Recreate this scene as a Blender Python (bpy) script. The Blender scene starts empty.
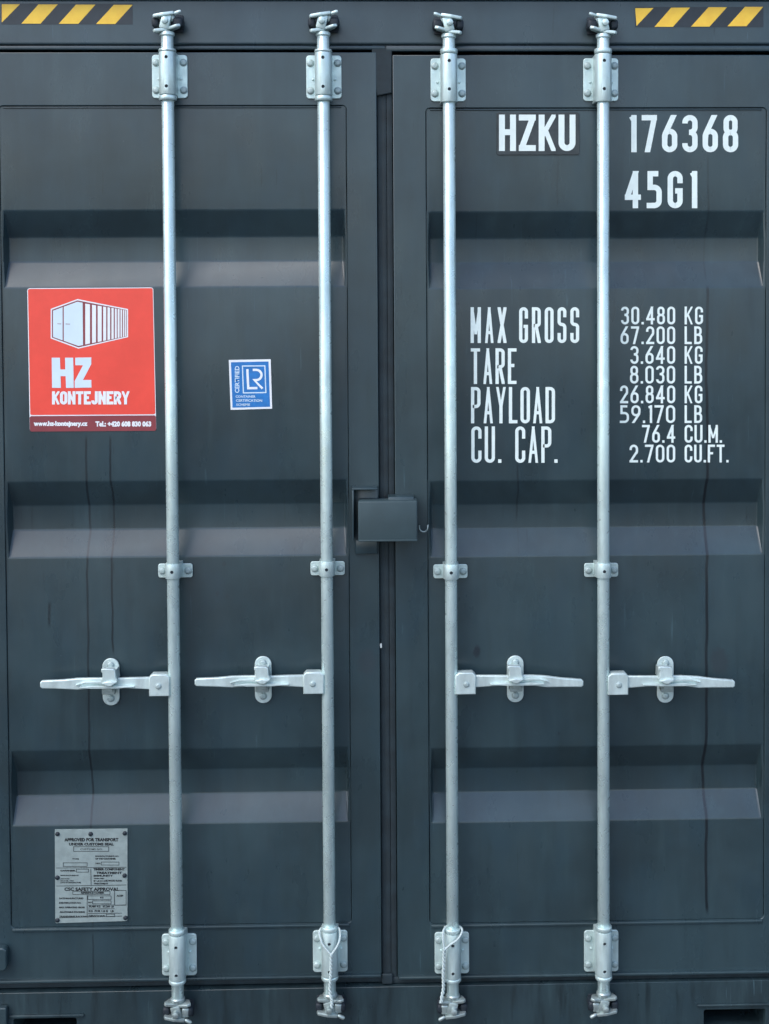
import bpy, bmesh, math, random
from mathutils import Vector, Matrix
random.seed(7)
SC = bpy.context.scene
COL = SC.collection
PI = math.pi

# ------------------------------------------------------------------ camera
CX, CZ, DIST = 0.0134, 2.0664, 3.8
PITCH, YAW, ROLL = -0.033294, -0.024825, 0.004773
FPX, PPX, PPY = 1376.81, 384.5 + 42.36, 512 - 164.25
def _rot():
    cp, sp, cy, sy, cr, sr = math.cos(PITCH), math.sin(PITCH), math.cos(YAW), math.sin(YAW), math.cos(ROLL), math.sin(ROLL)
    Rx = Matrix(((1, 0, 0), (0, cp, -sp), (0, sp, cp)))
    Rz = Matrix(((cy, -sy, 0), (sy, cy, 0), (0, 0, 1)))
    Ry = Matrix(((cr, 0, sr), (0, 1, 0), (-sr, 0, cr)))
    return Rz @ Rx @ Ry
ROT = _rot()
cam = bpy.data.cameras.new('camera')
camo = bpy.data.objects.new('camera', cam); COL.objects.link(camo)
r_, f_, u_ = ROT.col[0], ROT.col[1], ROT.col[2]
M4 = Matrix(((r_.x, u_.x, -f_.x, CX), (r_.y, u_.y, -f_.y, -DIST), (r_.z, u_.z, -f_.z, CZ), (0, 0, 0, 1)))
camo.matrix_world = M4
cam.sensor_fit = 'VERTICAL'; cam.sensor_height = 36; cam.sensor_width = 27
cam.lens = FPX * 36 / 1024
cam.shift_x = -(PPX - 384.5) / 1024
cam.shift_y = (PPY - 512) / 1024
cam.clip_start = 0.05; cam.clip_end = 2000
SC.camera = camo

def at(px, py, Y=0.0):
    """point of the plane y=Y seen at that place of the photograph"""
    v = ROT @ Vector(((px - PPX) / FPX, 1.0, -(py - PPY) / FPX))
    t = (Y + DIST) / v.y
    return Vector((CX + v.x * t, Y, CZ + v.z * t))

# ------------------------------------------------------------------ light
SUN_EL, SUN_AZ = math.radians(50), math.radians(227)   # azimuth clockwise from +Y
w = bpy.data.worlds.new('World'); SC.world = w; w.use_nodes = True
nt = w.node_tree; bg = nt.nodes['Background']
sky = nt.nodes.new('ShaderNodeTexSky'); sky.sky_type = 'NISHITA'; sky.sun_disc = False
sky.sun_elevation = SUN_EL; sky.sun_rotation = SUN_AZ
sky.air_density = 1.0; sky.dust_density = 1.6; sky.ozone_density = 1.0
nt.links.new(sky.outputs[0], bg.inputs[0]); bg.inputs[1].default_value = 0.15
sun = bpy.data.lights.new('sun', 'SUN'); sun.energy = 0.55; sun.angle = math.radians(40); sun.color = (1.0, 0.99, 0.96)
so = bpy.data.objects.new('sun', sun); COL.objects.link(so)
sd = Vector((math.sin(SUN_AZ) * math.cos(SUN_EL), math.cos(SUN_AZ) * math.cos(SUN_EL), math.sin(SUN_EL)))
so.rotation_euler = sd.to_track_quat('Z', 'Y').to_euler()
so.location = sd * 20
SC.view_settings.view_transform = 'Standard'; SC.view_settings.look = 'None'
SC.view_settings.exposure = 1.12; SC.view_settings.gamma = 1.0

# ------------------------------------------------------------------ materials
class NB:
    def __init__(s, name):
        s.m = bpy.data.materials.new(name); s.m.use_nodes = True
        s.t = s.m.node_tree; s.b = s.t.nodes['Principled BSDF']
        s.co = s.n('ShaderNodeTexCoord').outputs['Object']
    def n(s, k, **kw):
        x = s.t.nodes.new(k)
        for a, v in kw.items(): setattr(x, a, v)
        return x
    def put(s, sock, v):
        if hasattr(v, 'links'): s.t.links.new(v, sock)
        else: sock.default_value = v
    def math(s, op, a, b=0.0, c=0.0, clamp=False):
        x = s.n('ShaderNodeMath', operation=op, use_clamp=clamp)
        s.put(x.inputs[0], a); s.put(x.inputs[1], b)
        if op in ('MULTIPLY_ADD', 'SMOOTH_MIN'): s.put(x.inputs[2], c)
        return x.outputs[0]
    def noise(s, scale, detail=4, rough=.55, stretch=(1, 1, 1), vec=None, off=(0, 0, 0)):
        mp = s.n('ShaderNodeMapping'); s.put(mp.inputs['Vector'], vec or s.co); mp.inputs['Scale'].default_value = stretch
        mp.inputs['Location'].default_value = off
        x = s.n('ShaderNodeTexNoise'); s.put(x.inputs['Vector'], mp.outputs[0]); x.inputs['Scale'].default_value = scale
        x.inputs['Detail'].default_value = detail; x.inputs['Roughness'].default_value = rough
        return x.outputs['Fac']
    def ramp(s, v, a, b, lo=0.0, hi=1.0):
        x = s.n('ShaderNodeMapRange', interpolation_type='SMOOTHSTEP'); s.put(x.inputs[0], v)
        x.inputs[1].default_value = a; x.inputs[2].default_value = b; x.inputs[3].default_value = lo; x.inputs[4].default_value = hi
        return x.outputs[0]
    def mix(s, f, a, b):
        x = s.n('ShaderNodeMix', data_type='RGBA'); s.put(x.inputs[0], f)
        s.put(x.inputs[6], a if hasattr(a, 'links') else (*a, 1)); s.put(x.inputs[7], b if hasattr(b, 'links') else (*b, 1))
        return x.outputs[2]
    def bump(s, h, strength, dist=.001, nrm=None):
        x = s.n('ShaderNodeBump'); s.put(x.inputs['Height'], h); x.inputs['Strength'].default_value = strength
        x.inputs['Distance'].default_value = dist
        if nrm is not None: s.put(x.inputs['Normal'], nrm)
        return x.outputs[0]
    def fin(s, col, rough, metal=0.0, nrm=None, spec=.5):
        s.put(s.b.inputs['Base Color'], col if hasattr(col, 'links') else (*col, 1))
        s.put(s.b.inputs['Roughness'], rough); s.put(s.b.inputs['Metallic'], metal)
        s.b.inputs['Specular IOR Level'].default_value = spec
        if nrm is not None: s.put(s.b.inputs['Normal'], nrm)
        return s.m

PAINT = (.024, .045, .053)
def paint(name, base=PAINT, lines=(), spots=(), streaks=.5, extra=()):
    b = NB(name)
    sep = b.n('ShaderNodeSeparateXYZ'); b.put(sep.inputs[0], b.co); x, z = sep.outputs[0], sep.outputs[2]
    n1 = b.noise(2.2, 5, .6)                       # broad fading of the paint
    n2 = b.noise(9, 5, .65, (3.0, 3.0, .35), off=(3, 1, 2))       # rain streaks
    n3 = b.noise(60, 3, .6)
    n4 = b.noise(5, 4, .6, (1.4, 1, .8), off=(7, 3, 5))
    dark = tuple(c * .74 for c in base); light = (base[0] * 1.22, base[1] * 1.22, base[2] * 1.22)
    col = b.mix(b.ramp(n1, .32, .68), dark, light)
    col = b.mix(b.math('MULTIPLY', b.ramp(n4, .45, .7), .38), col, (base[0] * .80, base[1] * 1.0, base[2] * 1.18))
    col = b.mix(b.math('MULTIPLY', b.ramp(n2, .50, .72), .35 * streaks), col, (base[0] * 1.9, base[1] * 1.9, base[2] * 1.8))
    col = b.mix(b.math('MULTIPLY', b.ramp(n2, .48, .28), .55 * streaks), col, tuple(c * .5 for c in base))
    col = b.mix(b.math('MULTIPLY', b.ramp(n3, .62, .78), .18), col, tuple(c * 1.7 for c in base))
    # hairline scratches and rub marks
    sc = b.noise(5, 3, .6, (26, 1, 1.1), off=(9, 2, 4)); sk = b.noise(3.1, 2, .5, off=(2, 8, 1))
    col = b.mix(b.math('MULTIPLY', b.math('MULTIPLY', b.ramp(sc, .665, .70), b.ramp(sk, .50, .62)), .40 * (.5 + streaks)), col, tuple(c * 2.6 for c in base))
    sc = b.noise(4, 3, .6, (30, 1, 1.6), off=(1, 7, 9))
    col = b.mix(b.math('MULTIPLY', b.math('MULTIPLY', b.ramp(sc, .66, .70), b.ramp(sk, .50, .40)), .5), col, tuple(c * .35 for c in base))
    # dusty specks
    vo = b.n('ShaderNodeTexVoronoi'); b.put(vo.inputs['Vector'], b.co); vo.inputs['Scale'].default_value = 34
    sp = b.math('MULTIPLY', b.ramp(vo.outputs['Distance'], .10, .04), b.ramp(b.noise(7, 2), .60, .70))
    col = b.mix(b.math('MULTIPLY', sp, .22), col, (.15, .17, .18))
    wob = b.math('MULTIPLY', b.math('SUBTRACT', b.noise(5.5, 3, .5, (0, 0, 1)), .5), .035)
    for i, (x0, z0, z1, wd, st) in enumerate(lines):              # dark dribble lines
        wb = b.math('MULTIPLY', b.math('SUBTRACT', b.noise(4.5, 3, .5, (0, 0, 1), off=(0, 0, 3.1 * i)), .5), .024)
        d = b.math('ABSOLUTE', b.math('SUBTRACT', b.math('ADD', x, wb), x0))
        m = b.ramp(d, wd, wd * .35)
        m = b.math('MULTIPLY', m, b.math('MULTIPLY', b.ramp(z, z0, z0 + .03), b.ramp(z, z1, z1 - .02)))
        m = b.math('MULTIPLY', m, b.ramp(b.noise(7, 2, .5, (0, 0, 1), off=(0, 0, i)), .30, .50, st * .7, st))
        col = b.mix(m, col, (.006, .011, .015))
    for (x0, z0, r, cc, st) in spots:
        dx = b.math('SUBTRACT', x, x0); dz = b.math('MULTIPLY', b.math('SUBTRACT', z, z0), .7)
        d = b.math('SQRT', b.math('ADD', b.math('MULTIPLY', dx, dx), b.math('MULTIPLY', dz, dz)))
        d = b.math('ADD', d, b.math('MULTIPLY', b.math('SUBTRACT', n3, .5), r * 1.2))
        col = b.mix(b.math('MULTIPLY', b.ramp(d, r * 1.1, r * .55), st), col, cc)
    h = b.bump(b.noise(2.4, 1, .5, (1, 1, 1.4), off=(5, 5, 5)), .22, .010)
    h = b.bump(b.noise(240, 2, .6), .12, .0006, h)
    rg = b.ramp(b.noise(6, 4, .6, (1.5, 1.5, .6)), .3, .7, .26, .36)
    return b.fin(col, rg, 0.0, h, .62)

def galv(name, base=(.56, .69, .67), metal=.42, r0=.30, r1=.46, wear=1.0):
    b = NB(name)
    oi = b.n('ShaderNodeObjectInfo').outputs['Random']
    geo = b.n('ShaderNodeNewGeometry').outputs['Position']
    n1 = b.noise(28, 4, .6, (1, 1, .25), vec=geo); n2 = b.noise(120, 3, .7, vec=geo); n3 = b.noise(7, 4, .6, (2, 2, .5), vec=geo, off=(4, 4, 4))
    vo = b.n('ShaderNodeTexVoronoi'); b.put(vo.inputs['Vector'], geo); vo.inputs['Scale'].default_value = 130
    col = b.mix(b.ramp(n1, .3, .7), tuple(c * .84 for c in base), tuple(min(1, c * 1.12) for c in base))
    col = b.mix(b.math('MULTIPLY', b.ramp(n2, .55, .75), .25 * wear), col, tuple(c * .62 for c in base))
    col = b.mix(b.math('MULTIPLY', b.ramp(n3, .52, .78), .30), col, tuple(c * .66 for c in base))
    sepc = b.n('ShaderNodeSeparateColor'); b.put(sepc.inputs[0], vo.outputs['Color'])
    col = b.mix(b.math('MULTIPLY', sepc.outputs[0], .12), col, (.75, .8, .82))
    rg = b.ramp(b.noise(40, 3, vec=geo), .3, .7, r0, r1)
    return b.fin(col, rg, metal, b.bump(n2, .15 * wear, .0008), .5)

def flat(name, c, rough=.5, var=.12, metal=0.0, dirt=.25, sc=14):
    b = NB(name)
    n = b.noise(sc, 5, .6); n2 = b.noise(sc * 9, 3, .7)
    col = b.mix(b.ramp(n, .3, .7), tuple(x * (1 - var) for x in c), tuple(min(1, x * (1 + var)) for x in c))
    col = b.mix(b.math('MULTIPLY', b.ramp(n2, .58, .8), dirt), col, tuple(x * .45 for x in c))
    return b.fin(col, rough, metal, b.bump(n2, .08, .0005))

zz = lambda py: at(384, py).z
xx = lambda px, py=500: at(px, py).x
LL = [(xx(86, 500), zz(926), zz(432), .0042, .8), (xx(110.5, 480), zz(655), zz(432), .0040, .85),
      (xx(49, 610), zz(628), zz(596), .0055, .7), (xx(93, 940), zz(975), zz(926), .003, .6)]
LR = [(xx(707, 600), zz(922), zz(285), .0058, 1.0), (xx(708, 250), zz(285), zz(150), .0035, .45),
      (xx(518, 500), zz(528), zz(462), .0036, .6), (xx(558, 190), zz(212), zz(158), .003, .4)]
SP = [(at(477, 652).x, at(477, 652).z, .012, (.015, .02, .028), .75), (at(559, 734).x, at(559, 734).z, .004, (.015, .02, .028), .7),
      (at(720, 662).x, at(720, 662).z, .030, (.028, .036, .044), .55), (at(385, 646).x, at(385, 646).z, .02, (.03, .04, .05), .3)]
SPL = [(at(224, 564).x, at(224, 564).z, .006, (.02, .028, .034), .6), (at(217, 594).x, at(217, 594).z, .006, (.02, .028, .034), .6),
       (at(227, 597).x, at(227, 597).z, .005, (.02, .028, .034), .5), (at(367, 662).x, at(367, 662).z, .03, (.03, .04, .048), .5)]
M_LEFT = paint('left_door_paint', lines=LL, spots=SPL)
M_RIGHT = paint('right_door_paint', lines=LR, spots=SP)
M_PAINT = paint('dark_grey_paint', streaks=.35)
M_HEAD = paint('header_paint', base=(.028, .050, .060), lines=[(xx(714, 30), zz(40), zz(24), .003, .6), (xx(554, 20), zz(40), zz(4), .003, .35)], streaks=.3)
M_SILL = paint('sill_paint', base=(.022, .040, .047), streaks=1.5)
M_RUB = flat('gasket_rubber', (.010, .021, .027), .7, .3, sc=20)
M_LOCK = flat('lock_box_paint', (.034, .060, .068), .6, .10, sc=10)
M_GALV = galv('galvanised_steel')
M_GBAR = galv('galvanised_tube', (.58, .72, .70), .50, .25, .38, .12)
M_CAST = galv('galvanised_casting', (.34, .41, .40), .6, .28, .46)
M_HANDLE = galv('galvanised_handle', (.58, .69, .67), .38, .32, .48)
M_GOLD = galv('zinc_bolt', (.38, .47, .46), .35, .45, .6)
M_DARK = flat('dark_parts_and_shade', (.009, .016, .024), .6)  # for dark parts, and as painted shade in holes, groove and cam surrounds
M_BLACK = flat('pocket_shade_black', (.008, .009, .010), 1.0)  # black base colour stands in for shade inside the fork openings
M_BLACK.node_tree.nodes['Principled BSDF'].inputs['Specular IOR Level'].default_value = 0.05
M_WHITE = flat('white_marking', (.77, .86, .82), .5, .05, dirt=.12, sc=30)
M_PLATE = flat('code_plate_paint', (.034, .043, .045), .5, .3, sc=18)
M_RED = flat('red_vinyl', (.85, .075, .050), .32, .06, dirt=.05, sc=9)
M_DRED = flat('dark_red_vinyl', (.25, .045, .055), .35, .08, dirt=.1)
M_SWHITE = flat('sticker_white', (.82, .84, .86), .4, .03, dirt=.03)
M_SBLUE = flat('sticker_pale_blue', (.66, .78, .85), .4, .03, dirt=.03)
M_BLUE = flat('blue_vinyl', (.02, .18, .50), .32, .12, dirt=.05, sc=40)
M_YEL = flat('yellow_tape', (1.0, .58, .05), .4, .07, dirt=.15, sc=30)
M_TAPE = flat('dark_tape', (.020, .027, .034), .4, .15, sc=20)
M_ALU = flat('aluminium_plate', (.29, .35, .34), .42, .10, metal=.15, dirt=.2, sc=40)
M_CHIP = flat('bare_chip', (.42, .46, .46), .6)
M_INK = flat('etched_ink', (.015, .018, .02), .5)
M_ROPE = flat('pale_wire_rope', (.46, .54, .53), .6, .1, sc=150)
M_GROUND = flat('asphalt', (.055, .056, .058), .85, .25, sc=3)

# ------------------------------------------------------------------ builders
def newobj(name, me, mat, parent=None, loc=(0, 0, 0), smooth=False):
    me.name = name
    if mat is not None:
        me.materials.clear(); me.materials.append(mat)
    o = bpy.data.objects.new(name, me); COL.objects.link(o)
    o.location = loc
    if parent: o.parent = parent
    if smooth:
        me.polygons.foreach_set('use_smooth', [True] * len(me.polygons))
    return o

def smooth_angle(me, ang=35):
    me.polygons.foreach_set('use_smooth', [True] * len(me.polygons))
    me.set_sharp_from_angle(angle=math.radians(ang))

def curve_mesh(cu):
    o = bpy.data.objects.new('tmp', cu); COL.objects.link(o)
    bpy.context.view_layer.update()
    dg = bpy.context.evaluated_depsgraph_get()
    me = bpy.data.meshes.new_from_object(o.evaluated_get(dg))
    bpy.data.objects.remove(o); bpy.data.curves.remove(cu)
    return me

def prism(loops, y0, y1, bev=0.0, res=2):
    """solid of the (x,z) outlines between y0 (front) and y1 (back); later loops are holes"""
    cu = bpy.data.curves.new('c', 'CURVE'); cu.dimensions = '2D'; cu.fill_mode = 'BOTH'
    for lp in loops:
        sp = cu.splines.new('POLY'); sp.points.add(len(lp) - 1)
        for p, (x, z) in zip(sp.points, lp): p.co = (x, z, 0, 1)
        sp.use_cyclic_u = True
    e = (y1 - y0) / 2
    cu.extrude = max(e - bev, 1e-5); cu.bevel_depth = bev; cu.bevel_resolution = res; cu.offset = -bev
    me = curve_mesh(cu)
    me.transform(Matrix(((1, 0, 0, 0), (0, 0, -1, (y0 + y1) / 2), (0, 1, 0, 0), (0, 0, 0, 1))))
    smooth_angle(me, 40)
    return me

def rrect(x0, z0, x1, z1, r, n=5):
    pts = []
    for cx, cz, a in ((x1 - r, z1 - r, 0), (x0 + r, z1 - r, 90), (x0 + r, z0 + r, 180), (x1 - r, z0 + r, 270)):
        for i in range(n + 1):
            t = math.radians(a + 90 * i / n); pts.append((cx + r * math.cos(t), cz + r * math.sin(t)))
    return pts
def rect(x0, z0, x1, z1): return [(x0, z0), (x1, z0), (x1, z1), (x0, z1)]

def box_bm(bm, x0, x1, y0, y1, z0, z1, bev=0.0, seg=2):
    r = bmesh.ops.create_cube(bm, size=1.0)
    for v in r['verts']:
        v.co = Vector(((x0 + x1) / 2 + v.co.x * (x1 - x0), (y0 + y1) / 2 + v.co.y * (y1 - y0), (z0 + z1) / 2 + v.co.z * (z1 - z0)))
    if bev:
        es = list({e for v in r['verts'] for e in v.link_edges})
        bmesh.ops.bevel(bm, geom=es, offset=bev, segments=seg, affect='EDGES', profile=.5)
def bm_me(bm, ang=35):
    me = bpy.data.meshes.new('m'); bmesh.ops.recalc_face_normals(bm, faces=bm.faces); bm.to_mesh(me); bm.free(); smooth_angle(me, ang); return me
def box(x0, x1, y0, y1, z0, z1, bev=0.0, seg=2):
    bm = bmesh.new(); box_bm(bm, x0, x1, y0, y1, z0, z1, bev, seg); return bm_me(bm)

def lathe_bm(bm, prof, axis='Z', n=32, c=(0, 0, 0)):
    """prof: (radius, height) from one end to the other"""
    rings = []
    c = Vector(c)
    for r, h in prof:
        ring = []
        for i in range(n):
            a = 2 * PI * i / n
            p = Vector((r * math.cos(a), r * math.sin(a), h))
            if axis == 'Y': p = Vector((p.x, p.z, p.y))
            ring.append(bm.verts.new(p + c))
        rings.append(ring)
    for a, b in zip(rings, rings[1:]):
        for i in range(n): bm.faces.new((a[i], a[(i + 1) % n], b[(i + 1) % n], b[i]))
    bm.faces.new(rings[0]); bm.faces.new(rings[-1][::-1])
def lathe(prof, axis='Z', n=32, c=(0, 0, 0), ang=40):
    bm = bmesh.new(); lathe_bm(bm, prof, axis, n, c); return bm_me(bm, ang)

def tube(pts, r, n=10, cyclic=False):
    cu = bpy.data.curves.new('c', 'CURVE'); cu.dimensions = '3D'; cu.fill_mode = 'FULL'
    sp = cu.splines.new('POLY'); sp.points.add(len(pts) - 1)
    for p, q in zip(sp.points, pts): p.co = (*q, 1)
    sp.use_cyclic_u = cyclic
    cu.bevel_depth = r; cu.bevel_resolution = max(1, n // 4); cu.use_fill_caps = True
    me = curve_mesh(cu); me.polygons.foreach_set('use_smooth', [True] * len(me.polygons)); return me

def join(mes):
    bm = bmesh.new()
    for m in mes: bm.from_mesh(m)
    me = bpy.data.meshes.new('m'); bm.to_mesh(me); bm.free(); smooth_angle(me, 40); return me

def boolean(me, cutter):
    a = bpy.data.objects.new('a', me); b = bpy.data.objects.new('b', cutter); COL.objects.link(a); COL.objects.link(b)
    md = a.modifiers.new('b', 'BOOLEAN'); md.operation = 'DIFFERENCE'; md.object = b; md.solver = 'EXACT'; md.use_self = True
    bpy.context.view_layer.update()
    r = bpy.data.meshes.new_from_object(a.evaluated_get(bpy.context.evaluated_depsgraph_get()))
    bpy.data.objects.remove(a); bpy.data.objects.remove(b); smooth_angle(r, 40); return r

# ------------------------------------------------------------------ stroke lettering
R = 1
RIM = 2
# one stroke = one ribbon; strokes never fold over themselves, sharp corners are drawn as two strokes cut off at the letter's box
G = {
 'A': (1, [[(0,0),(.5,1)], [(.5,1),(1,0)], [(.15,.27),(.85,.27)]]),
 'B': (1, [[(0,.53),(.9,.53,R),(.9,1,R),(0,1)], [(0,0),(1,0,R),(1,.53,R),(0,.53)], [(0,0),(0,1)]]),
 'C': (1, [[(1,.68),(1,1,R),(0,1,R),(0,0,R),(1,0,R),(1,.32)]]),
 'D': (1, [[(0,.5),(0,1),(1,1,R),(1,0,R),(0,0),(0,.5)]]),
 'E': (.9, [[(1,1),(0,1),(0,0),(1,0)], [(0,.52),(.9,.52)]]),
 'F': (.9, [[(1,1),(0,1),(0,0)], [(0,.52),(.85,.52)]]),
 'G': (1, [[(1,.70),(1,1,R),(0,1,R),(0,0,R),(1,0,R),(1,.46),(.5,.46)]]),
 'H': (1, [[(0,0),(0,1)], [(1,0),(1,1)], [(0,.52),(1,.52)]]),
 'I': (0, [[(0,0),(0,1)]]),
 'J': (.8, [[(1,1),(1,0,R),(0,0,R),(0,.25)]]),
 'K': (1, [[(0,0),(0,1)], [(1,1),(.08,.40)], [(.34,.60),(1,0)]]),
 'L': (.85, [[(0,1),(0,0),(1,0)]]),
 'M': (1.25, [[(0,0),(0,1)], [(0,1),(.5,.22)], [(.5,.22),(1,1)], [(1,1),(1,0)]]),
 'N': (1.05, [[(0,0),(0,1)], [(0,1),(1,0)], [(1,0),(1,1)]]),
 'O': (1, [[(0,.5),(0,1,R),(1,1,R),(1,0,R),(0,0,R),(0,.5)]]),
 'P': (1, [[(0,0),(0,1),(1,1,R),(1,.46,R),(.02,.46)]]),
 'R': (1, [[(0,0),(0,1),(1,1,R),(1,.48,R),(.02,.48)], [(.45,.50),(1,0)]]),
 'S': (1, [[(1,.74),(1,1,R),(0,1,R),(0,.52,R),(1,.52,R),(1,0,R),(0,0,R),(0,.26)]]),
 'T': (1, [[(0,1),(1,1)], [(.5,1),(.5,0)]]),
 'U': (1, [[(0,1),(0,0,R),(1,0,R),(1,1)]]),
 'V': (1, [[(0,1),(.5,0)], [(.5,0),(1,1)]]),
 'X': (1, [[(0,0),(1,1)], [(0,1),(1,0)]]),
 'Y': (1.05, [[(0,1),(.5,.42)], [(1,1),(.5,.42)], [(.5,.5),(.5,0)]]),
 'Z': (1, [[(0,1),(1,1)], [(1,1),(0,0)], [(0,0),(1,0)]]),
 '0': (1, [[(0,.5),(0,1,R),(1,1,R),(1,0,R),(0,0,R),(0,.5)]]),
 '1': (.35, [[(1,1),(1,0)], [(0,.93),(1,.99)]]),
 '2': (1, [[(0,.72),(0,1,R),(1,1,R),(1,.62),(.9,.5)], [(1,.62),(0,0)], [(0,0),(1,0)]]),
 '3': (1, [[(0,.82),(0,1,R),(1,1,R),(1,.54,R),(.4,.54)], [(.4,.54),(1,.54,R),(1,0,R),(0,0,R),(0,.20)]]),
 '4': (1.1, [[(.74,0),(.74,1)], [(.72,1),(0,.28)], [(0,.26),(1,.26)]]),
 '5': (1, [[(.92,1),(.08,1),(.08,.57),(1,.57,R),(1,0,R),(0,0,R)]]),
 '6': (1, [[(.80,1),(.06,.50),(0,.30)], [(0,.28),(0,.57,R),(1,.57,R),(1,0,R),(0,0,R),(0,.28)]]),
 '7': (1, [[(0,1),(1,1)], [(1,1),(.36,0)]]),
 '8': (1, [[(.06,.76),(.06,1,R),(.94,1,R),(.94,.53,R),(.06,.53,R),(.06,.76)], [(0,.27),(0,.54,R),(1,.54,R),(1,0,R),(0,0,R),(0,.27)]]),
 '9': (1, [[(.20,0),(.94,.50),(1,.70)], [(0,.72),(0,1,R),(1,1,R),(1,.43,R),(0,.43,R),(0,.72)]]),
 '.': (0, [[(0,-.5),(0,.5)]]),
}
def clip_poly(p, x0, y0, x1, y1):
    for ax, lim, sg in ((0, x0, 1), (0, x1, -1), (1, y0, 1), (1, y1, -1)):
        out = []
        for i in range(len(p)):
            a, b = p[i - 1], p[i]; ia, ib = sg * (a[ax] - lim) >= -1e-9, sg * (b[ax] - lim) >= -1e-9
            if ia != ib:
                t = (lim - a[ax]) / (b[ax] - a[ax]); out.append(a + (b - a) * t)
            if ib: out.append(b)
        p = out
        if len(p) < 3: return []
    return p
def rounded(pts, rad):
    out = []
    n = len(pts)
    for i, p in enumerate(pts):
        P = Vector(p[:2])
        if len(p) < 3 or i in (0, n - 1): out.append(P); continue
        A, B = Vector(pts[i - 1][:2]), Vector(pts[i + 1][:2])
        la, lb = (A - P).length, (B - P).length
        fa = .5 if len(pts[i - 1]) > 2 else 1.0; fb = .5 if len(pts[i + 1]) > 2 else 1.0
        r = min(rad, la * fa * .999, lb * fb * .999)
        a = P + (A - P).normalized() * r; b = P + (B - P).normalized() * r
        for k in range(8):
            t = k / 7 * PI / 2
            out.append(P + (a - P) * (1 - math.sin(t)) + (b - P) * (1 - math.cos(t)))
    res = [out[0]]
    for p in out[1:]:
        if (p - res[-1]).length > 1e-3 * max(rad, 1e-4): res.append(p)
    return res
def ribbon(bm, pts, t, y, clip=None, conv=None):
    n = len(pts); L = []; Rr = []
    closed = (pts[0] - pts[-1]).length < 1e-6
    for i, p in enumerate(pts):
        if closed and i in (0, n - 1): d0 = (pts[-1] - pts[-2]).normalized(); d1 = (pts[1] - pts[0]).normalized()
        elif i == 0: d0 = d1 = (pts[1] - pts[0]).normalized()
        elif i == n - 1: d0 = d1 = (pts[-1] - pts[-2]).normalized()
        else: d0 = (p - pts[i - 1]).normalized(); d1 = (pts[i + 1] - p).normalized()
        n0 = Vector((-d0.y, d0.x)); n1 = Vector((-d1.y, d1.x)); m = (n0 + n1)
        if m.length < .2: m = n0
        m.normalize(); k = min(1 / max(m.dot(n0), .3), 1.9)
        L.append(p + m * k * t / 2); Rr.append(p - m * k * t / 2)
    conv = conv or (lambda v: (v.x, y, v.y))
    for i in range(n - 1):
        q = [L[i], Rr[i], Rr[i + 1], L[i + 1]]
        if clip: q = clip_poly(q, *clip)
        if len(q) < 3: continue
        vs = []
        for v in q:
            if not vs or (Vector(v) - vs[-1]).length > 1e-6: vs.append(Vector(v))
        if (vs[0] - vs[-1]).length < 1e-6: vs.pop()
        if len(vs) >= 3: bm.faces.new([bm.verts.new(conv(v)) for v in vs])

def letters(items, y=-.0009):
    """items: (string, px0, px1, py_top, py_bottom, stroke_px[, gap_px]) on the door plane -> one mesh of stencilled paint"""
    bm = bmesh.new(); lay = 0
    for it in items:
        s, x0, x1, yt, yb, t = it[:6]; gap = it[6] if len(it) > 6 else t * .8
        adv = it[7] if len(it) > 7 else None
        lay = lettering_line(bm, s, x0, x1, yt, yb, t, gap, y)
    for f in bm.faces:
        f.normal_update()
        if f.normal.y > 0: f.normal_flip()
    me = bpy.data.meshes.new('m'); bm.to_mesh(me); bm.free(); return me
def lettering_line(bm, s, x0, x1, yt, yb, t, gap, y):
    # widths: fixed = stroke per glyph + gaps, flexible = glyph factor * W
    fix = 0; flex = 0
    for i, ch in enumerate(s):
        if ch == ' ': flex += .85
        else: fix += t; flex += G[ch][0]
        if i < len(s) - 1: fix += gap
    W = (x1 - x0 - fix) / flex if flex else 0
    cx = x0
    for i, ch in enumerate(s):
        if ch == ' ': cx += .85 * W + gap; continue
        wf, strokes = G[ch]; w = wf * W
        box_ = (cx - .01, -yb - .01, cx + w + t + .01, -yt + .01)
        for k, st in enumerate(strokes):
            pts = []
            for p in st:
                px = cx + t / 2 + p[0] * w
                py = (yb - t / 2) - p[1] * (yb - yt - t) if ch != '.' else yb - t / 2 * 1.05 - p[1] * t * 1.1
                pts.append((px, -py) + tuple(p[2:]))
            if ch != '.':      # run open ends out to the letter's box
                for e, f in ((0, 1), (-1, -2)):
                    a, b = Vector(pts[e][:2]), Vector(pts[f][:2]); d = (a - b).normalized(); v = st[e]
                    diag = abs(d.x) > .05 and abs(d.y) > .05
                    if (v[1] in (0, 1) and abs(d.y) > .05) or (v[0] in (0, 1) and abs(d.x) > .5 and not diag): pts[e] = tuple(a + d * t * (1.1 if diag else .5))
            pp = rounded(pts, w * .5)
            yy = y - .00007 * (k + 1)
            def conv(v, yy=yy):
                q = at(v.x, -v.y, yy); return (q.x, yy, q.z)
            dg_ = len(st) == 2 and st[0][0] != st[1][0] and abs(st[0][1] - st[1][1]) > .3
            ribbon(bm, pp, t * (.80 if dg_ and ch in 'MAYNK' else 1), yy, box_, conv)
        cx += w + t + gap
    return 0

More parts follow.
